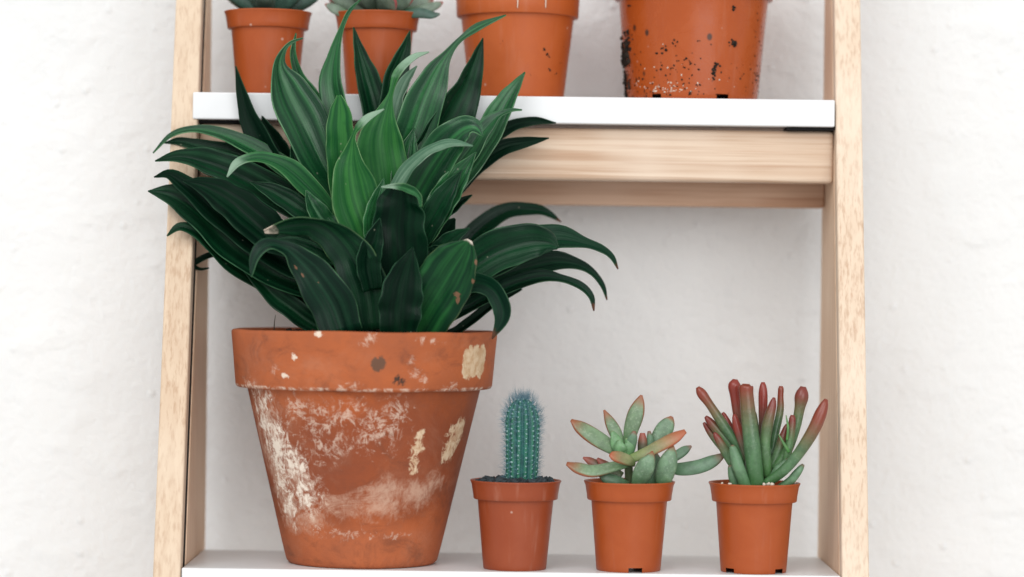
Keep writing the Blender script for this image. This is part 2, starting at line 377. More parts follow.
# ------------------------------------------------------------------ shared pieces
def clods(bmv, bmf, centre, size, rnd, squash=1.0):
    """append one lumpy grain to vertex/face lists"""
    bm = bmesh.new(); bmesh.ops.create_icosphere(bm, subdivisions=1, radius=1)
    base = len(bmv); ax = Vector((rnd.uniform(.6,1.3), rnd.uniform(.6,1.3), rnd.uniform(.5,1.1)*squash))
    rot = Matrix.Rotation(rnd.uniform(0,6), 3, 'Z') @ Matrix.Rotation(rnd.uniform(0,6), 3, 'X')
    for v in bm.verts:
        p = v.co * (1 + rnd.uniform(-.3,.3)); p = Vector((p.x*ax.x, p.y*ax.y, p.z*ax.z))
        bmv.append(Vector(centre) + rot @ p * size)
    for f in bm.faces: bmf.append(tuple(base + v.index for v in f.verts))
    bm.free()
def soil(root, r, z, mat, n=60, size=.0016, rise=.002, seed=1):
    rnd = random.Random(seed)
    vs, fs = lathe([(r*t, z + rise*(1-t*t)) for t in (1,.85,.7,.55,.4,.25,.1,.001)], 40)
    vs = [Vector(v) + Vector((0,0,rnd.uniform(-.0008,.0008))) for v in vs]
    for i in range(n):
        a, q = rnd.uniform(0,2*PI), r*math.sqrt(rnd.uniform(.02,.93))
        clods(vs, fs, (q*math.cos(a), q*math.sin(a), z + rise*(1-(q/r)**2)), size*rnd.uniform(.5,1.4), rnd)
    return mesh_obj('soil', vs, fs, mat, root, smooth=False)
def plastic_pot(root, Rt, H, rb, mat, rim_h, notches=(), step=.0018, lip=.0008, foot=.0030):
    zr = H - rim_h
    rbt = Rt - step - .0022                       # body radius right under the rim
    body = [(rb-.0016, 0), (rb-.0004, .0), (rb, .0005), (rb + (rbt-rb)*foot/zr, foot)]
    for t in (.25,.5,.75,.97): body.append((rb + (rbt-rb)*(foot/zr + t*(1-foot/zr)), foot + t*(zr-foot)))
    body += [(rbt+.0002, zr)]
    def skip(k, a):
        return k in (0,1,2) and any(abs((a - n0 + PI) % (2*PI) - PI) < w for n0, w in notches)
    vs, fs = lathe(body, 160, skip)
    # raised floor inside
    n0 = len(vs); v2, f2 = lathe([(rb + (rbt-rb)*foot/zr - .0004, foot+.0002), (.0005, foot+.0006)], 160)
    vs += v2; fs += [tuple(i + n0 for i in f) for f in f2]
    o = mesh_obj('pot', vs, fs, mat, root)
    rt0 = Rt - .0016
    rim = [(rbt-.0012, zr+.0006), (rbt+.0004, zr-.0001), (rt0-.0002, zr), (rt0+.0002, zr+.0005)]
    rim += [(rt0 + (Rt-rt0)*t, zr + .0005 + (rim_h-.0022)*t) for t in (.3,.6,.9)]
    rim += [(Rt+lip*.6, H-.0010), (Rt+lip, H-.0005), (Rt+lip*.8, H), (Rt-.0003, H+.0001), (Rt-.0010, H-.0006), (Rt-.0022, H-.006), (rbt-.0012, zr-.004)]
    vs, fs = lathe(rim, 160)
    mesh_obj('rim', vs, fs, mat, o)
    return o

def tube_leaf(name, pts, ws, mat, parent, flat=.5, phi=0, n=22, ring=14, round_tip=.0, axis=None, Yc=0, keel=.0):
    """thick leaf: pts (px,py,mm behind Yc), ws full widths in px; flat = thickness/width"""
    P = [W(p[0], p[1], Yc + p[2]*.001) for p in pts]
    path = spline([tuple(p) for p in P], n)
    wid = spline([(w*.5*mmpx(Yc),0,0) for w in ws], n)
    vs, uvs, fs = [], [], []
    cam = Vector((0, CAMY, 0))
    for i in range(n):
        v = i/(n-1)
        T = (path[min(i+1,n-1)] - path[max(i-1,0)]).normalized()
        V = (cam - path[i]).normalized()
        B = T.cross(V); B = B.normalized() if B.length > .05 else Vector((1,0,0))
        N = B.cross(T).normalized()
        ph = math.radians(phi)
        if (B.z if abs(B.z) > .3 else -B.x) < 0: sgn = -1
        else: sgn = 1
        N2 = N*math.cos(ph) + B*sgn*math.sin(ph); B2 = T.cross(N2).normalized()
        h = max(wid[i].x, .00005)
        for j in range(ring):
            a = 2*PI*j/ring; ca, sa = math.cos(a), math.sin(a)
            th = flat*sa*(1 + (keel if sa < 0 else -keel*.6))
            vs.append(path[i] + B2*h*ca + N2*h*th); uvs.append((abs(ca)**2, v))
    for i in range(n-1):
        for j in range(ring):
            k = (j+1) % ring
            fs.append((i*ring+j, i*ring+k, (i+1)*ring+k, (i+1)*ring+j))
    fs.append(tuple(range(ring))[::-1]); fs.append(tuple((n-1)*ring + j for j in range(ring)))
    o = mesh_obj(name, vs, fs, mat, parent, uvs=uvs)
    return local(o, parent if parent.parent is None else parent.parent)
def close_tip(ws):  # rounds a finger's end
    return ws

# ------------------------------------------------------------------ big terracotta pot with dracaena
YB = .052
c = W(364.5, 350, YB)
drac = empty('potted_dracaena', (c.x, YB, ZL))
tag(drac, 'bushy dark green dracaena in a large weathered terracotta pot on the lower board', 'potted plant')
prof = [(.0008,.004),(.040,.004),(.0415,.0006),(.0440,.0),(.0462,.0004),(.0476,.0020),(.0484,.0045)]
for t in (.12,.25,.4,.55,.7,.85,.97): prof.append((.0475 + t*(.0735-.0475), t*.1095))
prof += [(.0737,.1105)]
vs, fs = lathe(prof, 160)
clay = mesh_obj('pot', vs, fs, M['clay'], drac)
rim = [(.0715,.1100),(.0738,.1103),(.0785,.1106),(.0802,.1112),(.0811,.1128)]
rim += [(.0812 + .0029*t, .1128 + .0322*t) for t in (.25,.5,.75,1)]
rim += [(.0840,.1462),(.0832,.1470),(.0818,.1472),(.0794,.1469),(.0780,.1458),(.0760,.135),(.072,.105)]
vs, fs = lathe(rim, 160)
vs = [Vector(v)*(1 + .0035*mnoise.noise(Vector(v)*38)) if False else Vector((v[0]*(1+.004*mnoise.noise(Vector(v)*26)), v[1]*(1+.004*mnoise.noise(Vector(v)*26)), v[2] + .0006*mnoise.noise(Vector((v[0],v[1],0))*30))) for v in vs]
mesh_obj('rim', vs, fs, M['clay'], clay)
soil(drac, .0755, .1425, M['soil'], 260, .0024, .003, 5)

def blade(pts, ws, mat, phi=20, fold=.22, wave=.04, seed=0, plait=.025, n=34, name='leaf'):
    """dracaena leaf: pts (px,py,mm from the pot's axis; negative = towards the viewer), base to tip"""
    nc = 17
    P = [W(p[0], p[1], YB + p[2]*.001) for p in pts]
    path = spline([tuple(p) for p in P], n)
    k = len(ws)
    wid = spline([(w,0,0) for w in ws], n)
    ph = spline([(p,0,0) for p in (phi if isinstance(phi, (list, tuple)) else [phi]*k)], n)
    rnd = random.Random(seed*77+3)
    f1, f2, p1 = rnd.uniform(2.0,3.6), rnd.uniform(4,6), rnd.uniform(0,6)
    nb = rnd.choice((4,5,6))
    vs, uvs, fs = [], [], []
    cam = Vector((0, CAMY, 0)); prevB = None
    for i in range(n):
        v = i/(n-1)
        T = (path[min(i+1,n-1)] - path[max(i-1,0)]).normalized()
        V = (cam - path[i]).normalized()
        B = T.cross(V); B = B.normalized() if B.length > .08 else (prevB or Vector((1,0,0)))
        if prevB is None:
            if (B.z if abs(B.z) > .3 else -B.x) < 0: B = -B
        elif B.dot(prevB) < 0: B = -B
        prevB = B
        N = B.cross(T)
        if N.dot(V) < 0: N = -N
        N.normalize()
        a = math.radians(ph[i].x)
        N2 = (N*math.cos(a) + B*math.sin(a)).normalized()
        B2 = (B*math.cos(a) - N*math.sin(a)).normalized()
        h = max(wid[i].x*.5*mmpx(YB), .00022) / max(math.cos(a), .5)
        for j in range(nc):
            u = -1 + 2*j/(nc-1); au = abs(u)
            lift = fold*2.35*h*(au**1.05) + h*plait*1.1*math.cos(nb*PI*u)*(1-au*.6)
            lift += h*wave*au*(math.sin(f1*2*PI*v + p1 + (1.9 if u > 0 else 0)) + .5*math.sin(f2*2*PI*v + p1*2 + (2.6 if u > 0 else 0)))
            edge = 1 + min(.035, wave*.6)*math.sin(f2*2*PI*v + p1 + (1 if u > 0 else 4))
            vs.append(path[i] + B2*h*u*edge + N2*lift); uvs.append((j/(nc-1), v))
    for i in range(n-1):
        for j in range(nc-1):
            q = i*nc+j; fs.append((q, q+1, q+nc+1, q+nc))
    o = mesh_obj(name, vs, fs, mat, drac, uvs=uvs)
    m = o.modifiers.new('thick', 'SOLIDIFY'); m.thickness = .0006; m.offset = 0
    return local(o, drac)

LV = [
 # --- left fan
 ([(345,222,-2),(300,182,0),(272,162,0),(245,146,0),(218,134,1),(195,130,2),(172,135,3),(153,153,3)], [10,18,18,17,11,7,5,1], 35, .22, 'leaf_mid'),
 ([(335,225,4),(290,188,6),(255,165,7),(225,153,8),(200,147,8),(180,142,8),(164,143,8)], [12,20,20,17,13,8,1], 25, .2, 'leaf_dark'),
 ([(345,240,-8),(295,208,-12),(250,183,-14),(222,169,-15),(200,161,-16),(178,157,-16),(155,161,-15)], [14,28,32,28,22,12,1], 22, .25, 'leaf_dark'),
 ([(340,262,-14),(300,250,-18),(270,236,-22),(245,216,-25),(224,199,-26),(204,187,-26),(183,181,-25)], [14,26,36,38,32,18,1], 20, .22, 'leaf_deep'),
 ([(335,280,-10),(295,268,-13),(262,248,-15),(235,228,-16),(210,207,-18),(188,188,-18),(170,175,-17),(154,177,-16)], [14,24,28,28,26,20,10,1], 18, .22, 'leaf_deep'),
 ([(335,298,-4),(292,284,-6),(250,262,-7),(218,236,-8),(192,211,-9),(170,196,-9),(148,191,-8)], [14,26,31,32,28,20,1], 24, .22, 'leaf_dark'),
 ([(340,315,0),(300,300,2),(262,282,3),(232,264,-2),(212,246,-8),(196,233,-12),(180,227,-14),(167,236,-15)], [12,20,22,20,17,12,8,1], 25, .2, 'leaf_dark'),
 ([(335,336,-12),(315,326,-12),(295,312,-10),(275,297,-8),(258,281,-6),(240,266,-5)], [14,20,22,20,13,1], 10, .3, 'leaf_dark'),
 ([(300,290,8),(255,262,12),(228,252,14),(208,256,15),(194,264,15),(200,269,14),(209,268,14)], [10,12,8,6,5,3,1], 20, .2, 'leaf_deep'),
 ([(338,218,-20),(315,194,-25),(294,174,-30),(276,163,-34),(256,159,-38),(238,165,-42),(227,177,-44)], [12,18,21,14,9,8,1], [10,10,15,30,44,48,45], .22, 'leaf_bent'),
 ([(372,330,-46),(366,290,-48),(354,258,-52),(338,236,-57),(318,222,-62),(292,222,-66),(264,231,-68)], [36,44,42,32,22,17,3], [5,0,5,25,52,55,50], .18, 'leaf_dry'),
 ([(343,334,-56),(332,304,-58),(315,278,-62),(297,258,-66),(283,248,-70),(268,246,-74),(256,257,-76),(251,277,-77)], [40,44,38,24,13,11,10,1], [0,0,0,8,30,52,40,30], .14, 'leaf_scar'),
 # --- upright fan, left to right
 ([(300,215,2),(282,180,4),(266,150,4),(252,122,3),(243,95,2),(235.5,66,1)], [18,26,26,20,11,1], -22, .2, 'leaf_deep'),
 ([(312,215,8),(298,182,10),(284,155,10),(272,135,9),(262,116,8)], [14,20,20,15,1], -18, .2, 'leaf_deep'),
 ([(352,222,-8),(338,192,-10),(319,158,-12),(301,120,-13),(286,90,-14),(279,67,-15),(284,50,-16),(292,42,-16),(303,38,-16)], [20,28,42,47,37,15,5,3,1], [10,10,12,16,20,20,0,0,0], .2, 'leaf_mid'),
 ([(340,165,2),(322,125,2),(308,96,1),(298,74,0),(293,53,-1),(296,33,-1)], [18,24,20,10,6,1], 5, .25, 'leaf_mid'),
 ([(352,190,-4),(345,145,-4),(338,110,-4),(333,82,-5),(335,54,-6),(341,30,-6),(349,12,-6),(361,-1,-6)], [20,22,25,23,12,5,4,1], [20,20,22,25,15,0,0,0], .25, 'leaf_mid'),
 ([(384,180,2),(380,140,4),(372,100,4),(364,70,4),(358,48,3),(353.5,27,2)], [22,27,27,20,10,1], -15, .2, 'leaf_dark'),
 ([(385,190,0),(388,150,2),(390,110,3),(396,75,3),(404,51,3),(410,31,2)], [22,26,26,23,13,1], -10, .22, 'leaf_dark'),
 ([(346,215,-20),(343,182,-24),(341,152,-28),(340,130,-31),(340,110,-33),(339,95,-34)], [24,28,29,27,20,4], [5,0,0,0,5,5], .12, 'leaf_young'),
 ([(396,190,-4),(396,150,-4),(398,122,-4),(402,98,-4),(409,80,-4),(417,66,-4)], [14,16,16,13,9,1], [40,40,45,45,45,40], .3, 'leaf_pale'),
 ([(392,245,-16),(387,200,-18),(382,165,-20),(380,138,-21),(386,112,-21),(391,94,-20),(398,74,-18),(413,58,-16),(429,52,-15)], [34,46,50,44,18,5,8,6,1], [0,0,-4,-4,10,30,40,40,30], .14, 'leaf_twist'),
 ([(376,270,-36),(366,232,-38),(355,198,-40),(351,172,-42),(352,150,-44),(354,136,-46),(360,126,-47),(370,117,-47),(384,109,-46)], [32,44,47,36,15,4,7,6,1], [0,-5,-6,-4,10,25,40,40,30], .14, 'leaf_twist'),
 ([(388,225,-8),(398,180,-10),(411,138,-12),(424,102,-12),(435,76,-12),(447,55,-12),(460,40,-12),(478,28,-12),(506,15,-12)], [30,38,42,38,27,10,5,8,1], [-8,-8,-8,-6,-6,0,20,45,40], .14, 'leaf_mid'),
 ([(396,210,-1),(418,165,0),(443,126,0),(462,92,0),(474,62,0),(483,38,0)], [30,42,42,30,15,1], -28, .25, 'leaf_dark'),
 ([(412,232,-12),(440,196,-10),(468,163,-8),(489,134,-6),(504,106,-5),(514,89,-4),(525,72,-4)], [26,34,32,27,21,13,1], 18, .18, 'leaf_mid'),
 ([(425,205,-18),(450,172,-20),(470,148,-20),(485,129,-20),(498,117,-20),(510,111,-20),(522,110,-20)], [24,28,24,17,8,4,1], [5,5,10,25,45,45,45], .2, 'leaf_mid'),
 ([(405,215,-22),(426,175,-27),(446,146,-33),(462,131,-38),(474,128,-41),(483,136,-43)], [30,38,36,27,16,1], [0,4,10,20,30,30], .12, 'leaf_mid'),
 ([(384,232,-32),(392,197,-36),(410,168,-41),(432,150,-46),(453,144,-49),(473,146,-51)], [8,12,12,9,7,1], [20,30,45,50,50,40], .1, 'leaf_pale'),
 ([(402,322,-42),(401,270,-45),(399,232,-48),(401,207,-52),(402,194,-55),(402,185,-58)], [38,52,52,46,34,12], [-5,-5,0,10,25,30], .12, 'leaf_deep'),
 ([(421,207,-63),(419,196,-64),(410,189,-65),(398,186,-67),(381,187,-68)], [2,5,8,6,1], [0,15,20,20,15], .15, 'leaf_bent'),
 ([(440,185,6),(470,152,8),(495,135,9),(515,125,9),(535,121,9),(556,123,9)], [14,18,15,11,8,1], 5, .2, 'leaf_deep'),
 ([(430,215,4),(456,186,5),(480,162,6),(505,147,6),(528,142,6),(549,138,6)], [14,20,19,16,10,1], 5, .2, 'leaf_deep'),
 ([(400,250,-10),(430,222,-8),(452,208,-6),(472,195,-5)], [16,20,14,1], 30, .2, 'leaf_deep'),
 ([(384,262,-40),(374,230,-43),(376,205,-45),(384,178,-45)], [16,22,17,1], 5, .25, 'leaf_mid'),
 ([(415,250,-30),(432,218,-34),(446,194,-37),(462,170,-38)], [18,24,20,1], 5, .25, 'leaf_dark'),
 ([(345,250,-30),(326,226,-33),(313,206,-35),(306,190,-35)], [16,22,16,1], 15, .25, 'leaf_mid'),
 ([(425,280,-34),(438,258,-38),(452,240,-40),(470,228,-42)], [18,22,16,1], 15, .25, 'leaf_dark'),
 ([(372,290,-52),(368,262,-55),(374,238,-57),(380,218,-58)], [18,24,18,1], -5, .25, 'leaf_deep'),
 ([(404,225,-14),(403,185,-15),(407,155,-15),(414,128,-15)], [20,28,22,1], -10, .2, 'leaf_mid'),
 ([(424,238,-26),(442,203,-30),(459,176,-32),(476,152,-33)], [20,28,21,1], 8, .2, 'leaf_mid'),
 ([(332,236,-22),(302,211,-25),(274,193,-27),(250,182,-28)], [14,21,17,1], 15, .2, 'leaf_dark'),
 ([(342,262,-32),(316,246,-36),(292,238,-38),(274,240,-39)], [16,22,16,1], 20, .2, 'leaf_dark'),
 ([(366,226,-12),(366,185,-14),(366,152,-15),(369,128,-15)], [20,26,20,1], 5, .2, 'leaf_young'),
 ([(322,218,-14),(306,188,-16),(297,165,-17),(291,146,-17)], [14,20,15,1], 12, .2, 'leaf_dark'),
 # --- right drooping fan
 ([(430,290,30),(452,262,36),(470,240,40),(488,223,44),(510,211,46),(535,210,48),(549,214,49),(561,222,50)], [14,18,20,20,16,11,7,1], 20, .2, 'leaf_tip'),
 ([(440,300,-10),(480,274,-10),(515,254,-10),(540,244,-10),(562,240,-10),(585,244,-10),(602,250,-10),(612,258,-10),(618,269,-10)], [14,26,32,30,23,10,7,5,1], 28, .25, 'leaf_tip'),
 ([(425,312,-28),(448,288,-30),(474,266,-33),(502,250,-36),(530,243,-39),(547,243,-42),(558,248,-44)], [20,30,38,40,36,24,3], 12, .16, 'leaf_dark'),
 ([(430,318,0),(460,298,3),(492,282,6),(525,270,8),(555,263,9),(577,265,10),(592,273,10),(602,285,10),(607,300,10)], [12,18,22,23,19,11,7,5,1], 25, .25, 'leaf_tip'),
 ([(430,328,-8),(458,315,-8),(486,300,-7),(512,287,-6),(540,279,-5),(562,280,-4),(580,287,-3),(590,297,-3),(594,311,-3)], [8,12,15,15,13,8,7,6,1], 40, .25, 'leaf_tip'),
 ([(440,340,2),(458,331,3),(477,317,4),(497,302,5),(522,289,6)], [8,9,9,8,2], 25, .3, 'leaf_deep'),
 ([(420,310,-36),(450,293,-40),(475,284,-44),(491,289,-47),(500,301,-49),(503,317,-50),(492,339,-50)], [14,20,20,18,18,15,1], [30,25,20,5,-10,-15,-10], .2, 'leaf_tip'),
 ([(428,262,-38),(436,254,-40),(448,245,-41)], [20,18,1], 10, .2, 'leaf_dark'),
 ([(398,336,-60),(400,304,-62),(405,275,-63),(413,247,-64)], [34,42,32,1], -5, .16, 'leaf_deep'),
 ([(412,340,-44),(428,310,-52),(443,286,-58),(455,266,-62),(464,252,-65),(470,240,-67)], [44,54,56,50,34,5], [2,4,6,10,14,16], .13, 'leaf_spot'),
]
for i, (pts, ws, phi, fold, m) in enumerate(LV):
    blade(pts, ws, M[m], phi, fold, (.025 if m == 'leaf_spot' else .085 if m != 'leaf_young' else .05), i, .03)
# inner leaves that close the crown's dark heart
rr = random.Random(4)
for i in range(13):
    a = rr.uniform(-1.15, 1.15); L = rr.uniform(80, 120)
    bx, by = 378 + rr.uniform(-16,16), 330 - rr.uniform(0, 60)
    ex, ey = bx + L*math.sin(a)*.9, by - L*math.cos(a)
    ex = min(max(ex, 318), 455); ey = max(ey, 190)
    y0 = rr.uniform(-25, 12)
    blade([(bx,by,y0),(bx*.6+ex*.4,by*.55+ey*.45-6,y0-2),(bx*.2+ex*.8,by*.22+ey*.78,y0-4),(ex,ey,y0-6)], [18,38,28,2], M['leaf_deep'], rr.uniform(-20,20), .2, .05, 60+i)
# stems that carry the rosettes
def cane(pts, ws):
    o = tube_leaf('stem', pts, ws, M['stem'], drac, flat=1.0, n=14, ring=12, Yc=YB); return o
M['stem'] = mat_plain('dracaena_cane', (.16,.12,.075), .8, .3, .3, 200, .5)
cane([(372,340,-4),(374,300,-4),(372,255,-6),(374,215,-8)], [22,20,18,12])
cane([(398,340,-16),(402,300,-18),(400,250,-20)], [16,15,12])
# brown dry blotch and the torn pale tips as thin scraps lying on their leaves
# a loose root hair standing at the pot's edge
M['hair'] = mat_plain('dry_fibre', (.05,.035,.025), .9, .2)
tube_leaf('fibre', [(274,330,-30),(274.5,322,-32),(275.5,315,-33)], [1.2,.9,.5], M['hair'], drac, flat=1, n=8, ring=6, Yc=YB)

# ------------------------------------------------------------------ lower small pots
YS = .0235
def small(name, px, label, cat, Y=YS, z=ZL, py=520):
    c = W(px, py, Y); r = empty(name, (c.x, Y, z)); tag(r, label, cat); return r
cact = small('potted_cactus', 515.3, 'small blue green column cactus with fine spines in a plastic pot', 'cactus')
plastic_pot(cact, .0277, .0552, .0196, M['pot_c'], .0117, notches=())
soil(cact, .0252, .0546, M['grit'], 150, .0021, .0012, 7)
M['cactus'] = None
def build_cactus():
    k = NT('cactus_skin'); c = k.coord()
    n = k.noise(c, 160, 4)
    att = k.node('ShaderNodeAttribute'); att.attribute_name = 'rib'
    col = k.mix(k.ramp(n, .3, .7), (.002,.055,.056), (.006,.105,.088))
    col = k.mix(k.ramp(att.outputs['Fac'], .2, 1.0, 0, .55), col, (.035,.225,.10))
    k.set(Base_Color=col, Roughness=.5, Normal=k.bump(n, .2, .0006)); skin = k.m
    Yc = YS; rpx = 17.3; H0 = .047
    z_top = W(521, 398, Yc).z - ZL
    NR, NS, NZ = 14, 14*8, 60
    cx = W(521.5, 440, Yc).x - W(515.3, 520, Yc).x
    vs, fs, rib = [], [], []
    Rm = rpx*mmpx(Yc)
    prof = lambda t: (min(1, .90 + .14*t) if t < .72 else math.sqrt(max(0, 1-((t-.72)/.28)**2.1)))
    pos = lambda t: H0 + (z_top-H0)*t
    for i in range(NZ):
        t = i/(NZ-1); r = Rm*max(prof(t), .02)
        for j in range(NS):
            a = 2*PI*j/NS; q = .5+.5*math.cos(NR*a)
            rr_ = r*(.87 + .13*q**.8)
            # shallow chins between areoles
            rr_ *= 1 + .02*q*math.sin(t*2*PI*19)
            vs.append((cx + rr_*math.cos(a) + .0006*math.sin(t*3), rr_*math.sin(a), pos(t))); rib.append(q)
    for i in range(NZ-1):
        for j in range(NS):
            k2 = (j+1) % NS; fs.append((i*NS+j, i*NS+k2, (i+1)*NS+k2, (i+1)*NS+j))
    fs.append(tuple((NZ-1)*NS+j for j in range(NS)))
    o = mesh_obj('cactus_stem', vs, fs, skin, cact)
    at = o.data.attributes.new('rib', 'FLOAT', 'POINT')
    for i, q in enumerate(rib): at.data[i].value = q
    # areoles and spines
    sp_v, sp_f, ar_v, ar_f = [], [], [], []
    rnd = random.Random(9)
    def spine(p, d, L, w):
        d = d.normalized(); a = d.orthogonal().normalized(); b = d.cross(a); base = len(sp_v)
        bend = Vector((0,0,rnd.uniform(-.08,.12)))*L
        for q in range(3):
            g = 2*PI*q/3; sp_v.append(p + (a*math.cos(g) + b*math.sin(g))*w)
        for q in range(3):
            g = 2*PI*q/3; sp_v.append(p + d*L*.55 + bend*.4 + (a*math.cos(g) + b*math.sin(g))*w*.75)
        sp_v.append(p + d*L + bend)
        for q in range(3):
            n2 = (q+1) % 3
            sp_f.append((base+q, base+n2, base+3+n2, base+3+q)); sp_f.append((base+3+q, base+3+n2, base+6))
    for ri in range(NR):
        a = 2*PI*ri/NR; o_ = Vector((math.cos(a), math.sin(a), 0)); tg = Vector((-math.sin(a), math.cos(a), 0))
        for s in range(20):
            t = (s + .5*(ri % 2) + .2)/20
            if t > .985: continue
            r = Rm*max(prof(t), .1)
            p = Vector((cx + .0006*math.sin(t*3),0,pos(t) + rnd.uniform(-.0004,.0004))) + o_*r + tg*rnd.uniform(-.0003,.0003)
            nrm = (o_*(1 if t < .8 else max(.15, 1-(t-.8)*4)) + Vector((0,0,.25 if t < .8 else .25+(t-.8)*5))).normalized()
            clods(ar_v, ar_f, p, .00060, rnd)
            top = max(0, (t-.6)/.4)
            for m in range(10 + int(14*top)):
                d = nrm*rnd.uniform(.25,1.1) + tg*rnd.uniform(-1.1,1.1) + Vector((0,0,rnd.uniform(-.7,.9)))
                spine(p, d, rnd.uniform(.0024,.0066)*(1+.55*top), .000055)
    tp = Vector((cx, 0, z_top-.0006))
    for m in range(120):
        d = Vector((rnd.gauss(0,.45), rnd.gauss(0,.45), 1))
        spine(tp + Vector((rnd.gauss(0,.0022), rnd.gauss(0,.0022), 0)), d, rnd.uniform(.004,.0085), .00006)
    ms = mat_plain('pale_blue_spines', (.13,.25,.31), .6, .3, .35, 900)
    ma = mat_plain('areole_wool', (.36,.52,.50), .9, .2, .1, 900)
    tag(mesh_obj('spines', sp_v, sp_f, ms, o, smooth=False), kind='stuff')
    tag(mesh_obj('areoles', ar_v, ar_f, ma, o), kind='stuff')
build_cactus()

succ = small('potted_succulent', 629, 'spreading green succulent with orange tinged pointed leaves in a small plastic pot', 'succulent')
plastic_pot(succ, .0277, .0555, .0200, M['pot'], .0117, notches=((-PI/2+.18, .20),(PI/2,.2)))
soil(succ, .0258, .0500, M['soil'], 70, .0018, .001, 8)
G_ = (.115,.190,.110); O_ = (.26,.080,.032)
M['s_green'] = mat_fat('succulent_green', G_, O_, .76, .98, .14, pale=(.27,.36,.25))
M['s_edge'] = mat_fat('succulent_orange_edge', (.130,.195,.110), O_, .60, .98, .42, pale=(.29,.36,.24))
M['s_orange'] = mat_fat('succulent_orange', (.20,.21,.10), (.36,.10,.042), .35, .95, .25, pale=(.33,.28,.18))
M['s_dark'] = mat_fat('succulent_dark', (.085,.155,.090), (.19,.085,.055), .72, 1.0, .08)
M['s_red'] = mat_fat('succulent_red', (.10,.10,.06), (.30,.075,.05), .2, .9, .1)
M['s_young'] = mat_fat('succulent_young', (.11,.225,.10), (.26,.16,.07), .92, 1.1, .0, pale=(.20,.33,.18))
SL = [
 ([(624,455,2),(611,447,0),(594,436.5,-2),(580,427,-3),(571,420,-3)], [8,15,18,14,3], .45, 25, 's_edge'),
 ([(621,448,6),(616,434,7),(610,422,8),(604,410,8)], [9,13,11,2], .5, 10, 's_edge'),
 ([(628,446,6),(631,430,6),(635.5,415,6),(639,404,6),(641.5,395,6)], [10,15,17,12,2.5], .42, 8, 's_edge'),
 ([(650,450,8),(657,440,9),(664,430,10),(669,422,10),(672,416.5,10)], [10,15,18,13,3], .45, 5, 's_green'),
 ([(630,459,-6),(645,453,-9),(659,446,-11),(674,438,-12),(685.5,431,-12)], [10,12,13.5,13,5], .5, 30, 's_orange'),
 ([(628,463,-8),(612,467,-12),(593,471,-15),(578,468,-16),(566.5,463.5,-16)], [9,12,14,13,4], .5, 32, 's_edge'),
 ([(634,463,-8),(628,460,-14),(620,457.5,-19),(613,456,-22),(609.5,455.5,-23)], [8,12,13,10,3], .55, 30, 's_orange'),
 ([(637,486,-12),(641,476,-16),(646,466,-19),(650,458,-20),(652.5,451,-19)], [12,18,18,11,1.6], .6, 0, 's_green'),
 ([(662,486,-8),(664,476,-11),(668,463,-13),(671,453,-13),(673,445,-12)], [13,19,19,12,1.6], .55, 0, 's_green'),
 ([(668,468,4),(682,469,2),(699,466.5,0),(713,461,-1),(725,454,-1)], [10,14,15,13,4], .5, 20, 's_dark'),
 ([(664,462,10),(676,456,11),(685,450,12),(691.5,446,12)], [8,10,9,2], .5, 10, 's_dark'),
 ([(629,455,-2),(631,444,-3),(633,437,-4),(634.5,431,-4)], [9,11,9,3], .6, 0, 's_dark'),
 ([(642,452,4),(642.5,442,4),(642.5,433,4)], [9,9.5,5], .7, 0, 's_red'),
 ([(650,452,5),(650,440,5),(649,431,5)], [8,7.5,3], .7, 0, 's_dark'),
 ([(622,456,0),(617,443,-2),(612,431,-2)], [11,14,3], .5, 10, 's_young'),
 ([(623,458,-4),(620,448,-6),(619,440,-6)], [10,13,4], .5, 10, 's_young'),
 ([(626,457,-3),(629,446,-4),(627,438,-3)], [9,11,4], .5, -10, 's_young'),
 ([(612,478,6),(598,466,8),(590,461,9),(583,457.5,9)], [8,9,8,2], .5, 10, 's_red'),
 ([(622,476,5),(606,466,6),(597,458.5,6)], [8,10,3], .5, 10, 's_red'),
 ([(628,486,-4),(618,482,-8),(606,478,-10),(599,474,-10)], [9,12,11,3], .55, 10, 's_dark'),
 ([(650,486,4),(655,466,5),(652,452,4)], [12,16,8], .6, 0, 's_dark'),
]
def fat_ws(ws): return ws
for pts, ws, fl, ph, m in SL:
    tube_leaf('leaf', pts, ws, M[m], succ, fl, ph, 24, 16, Yc=YS, keel=.25)
M['s_stem'] = mat_plain('succulent_stem', (.10,.13,.06), .6, .3, .2, 200)
tube_leaf('stem', [(630,490,2),(629,475,0),(628,460,0),(625,452,0)], [9,8.5,8,6], M['s_stem'], succ, 1.0, 0, 12, 12, Yc=YS)

gol = small('potted_finger_jade', 754, 'red tipped finger jade with upright tubular leaves beside the right post', 'succulent')
plastic_pot(gol, .0278, .0555, .0204, M['pot'], .0117, notches=((-PI/2+.80, .17),(-PI/2-.88, .17)))
soil(gol, .0258, .0510, M['soil'], 80, .0017, .001, 12)
pv, pf = [], []
rp = random.Random(3)
for px, py, y, s in [(768,484,-22,.0016),(772,484.5,-22,.0013),(764,484.5,-22,.0011),(730,484,-20,.001),(722,483.5,-17,.0011),(795,483,-8,.001)]:
    clods(pv, pf, W(px, py, YS + y*.001), s, rp)
local(mesh_obj('pebbles', pv, pf, M['perlite'], gol), gol)
gb = (.060,.125,.056); rd = (.21,.040,.020)
M['g_red'] = mat_fat('finger_red', gb, rd, .32, .80, .0, rough=.28, pale=(.14,.21,.13))
M['g_redder'] = mat_fat('finger_redder', (.10,.085,.055), (.23,.034,.022), .15, .62, .0, rough=.28, pale=(.14,.12,.09))
M['g_brown'] = mat_fat('finger_brown', (.075,.145,.062), (.18,.034,.024), .38, .88, .0, rough=.30, pale=(.17,.25,.15))
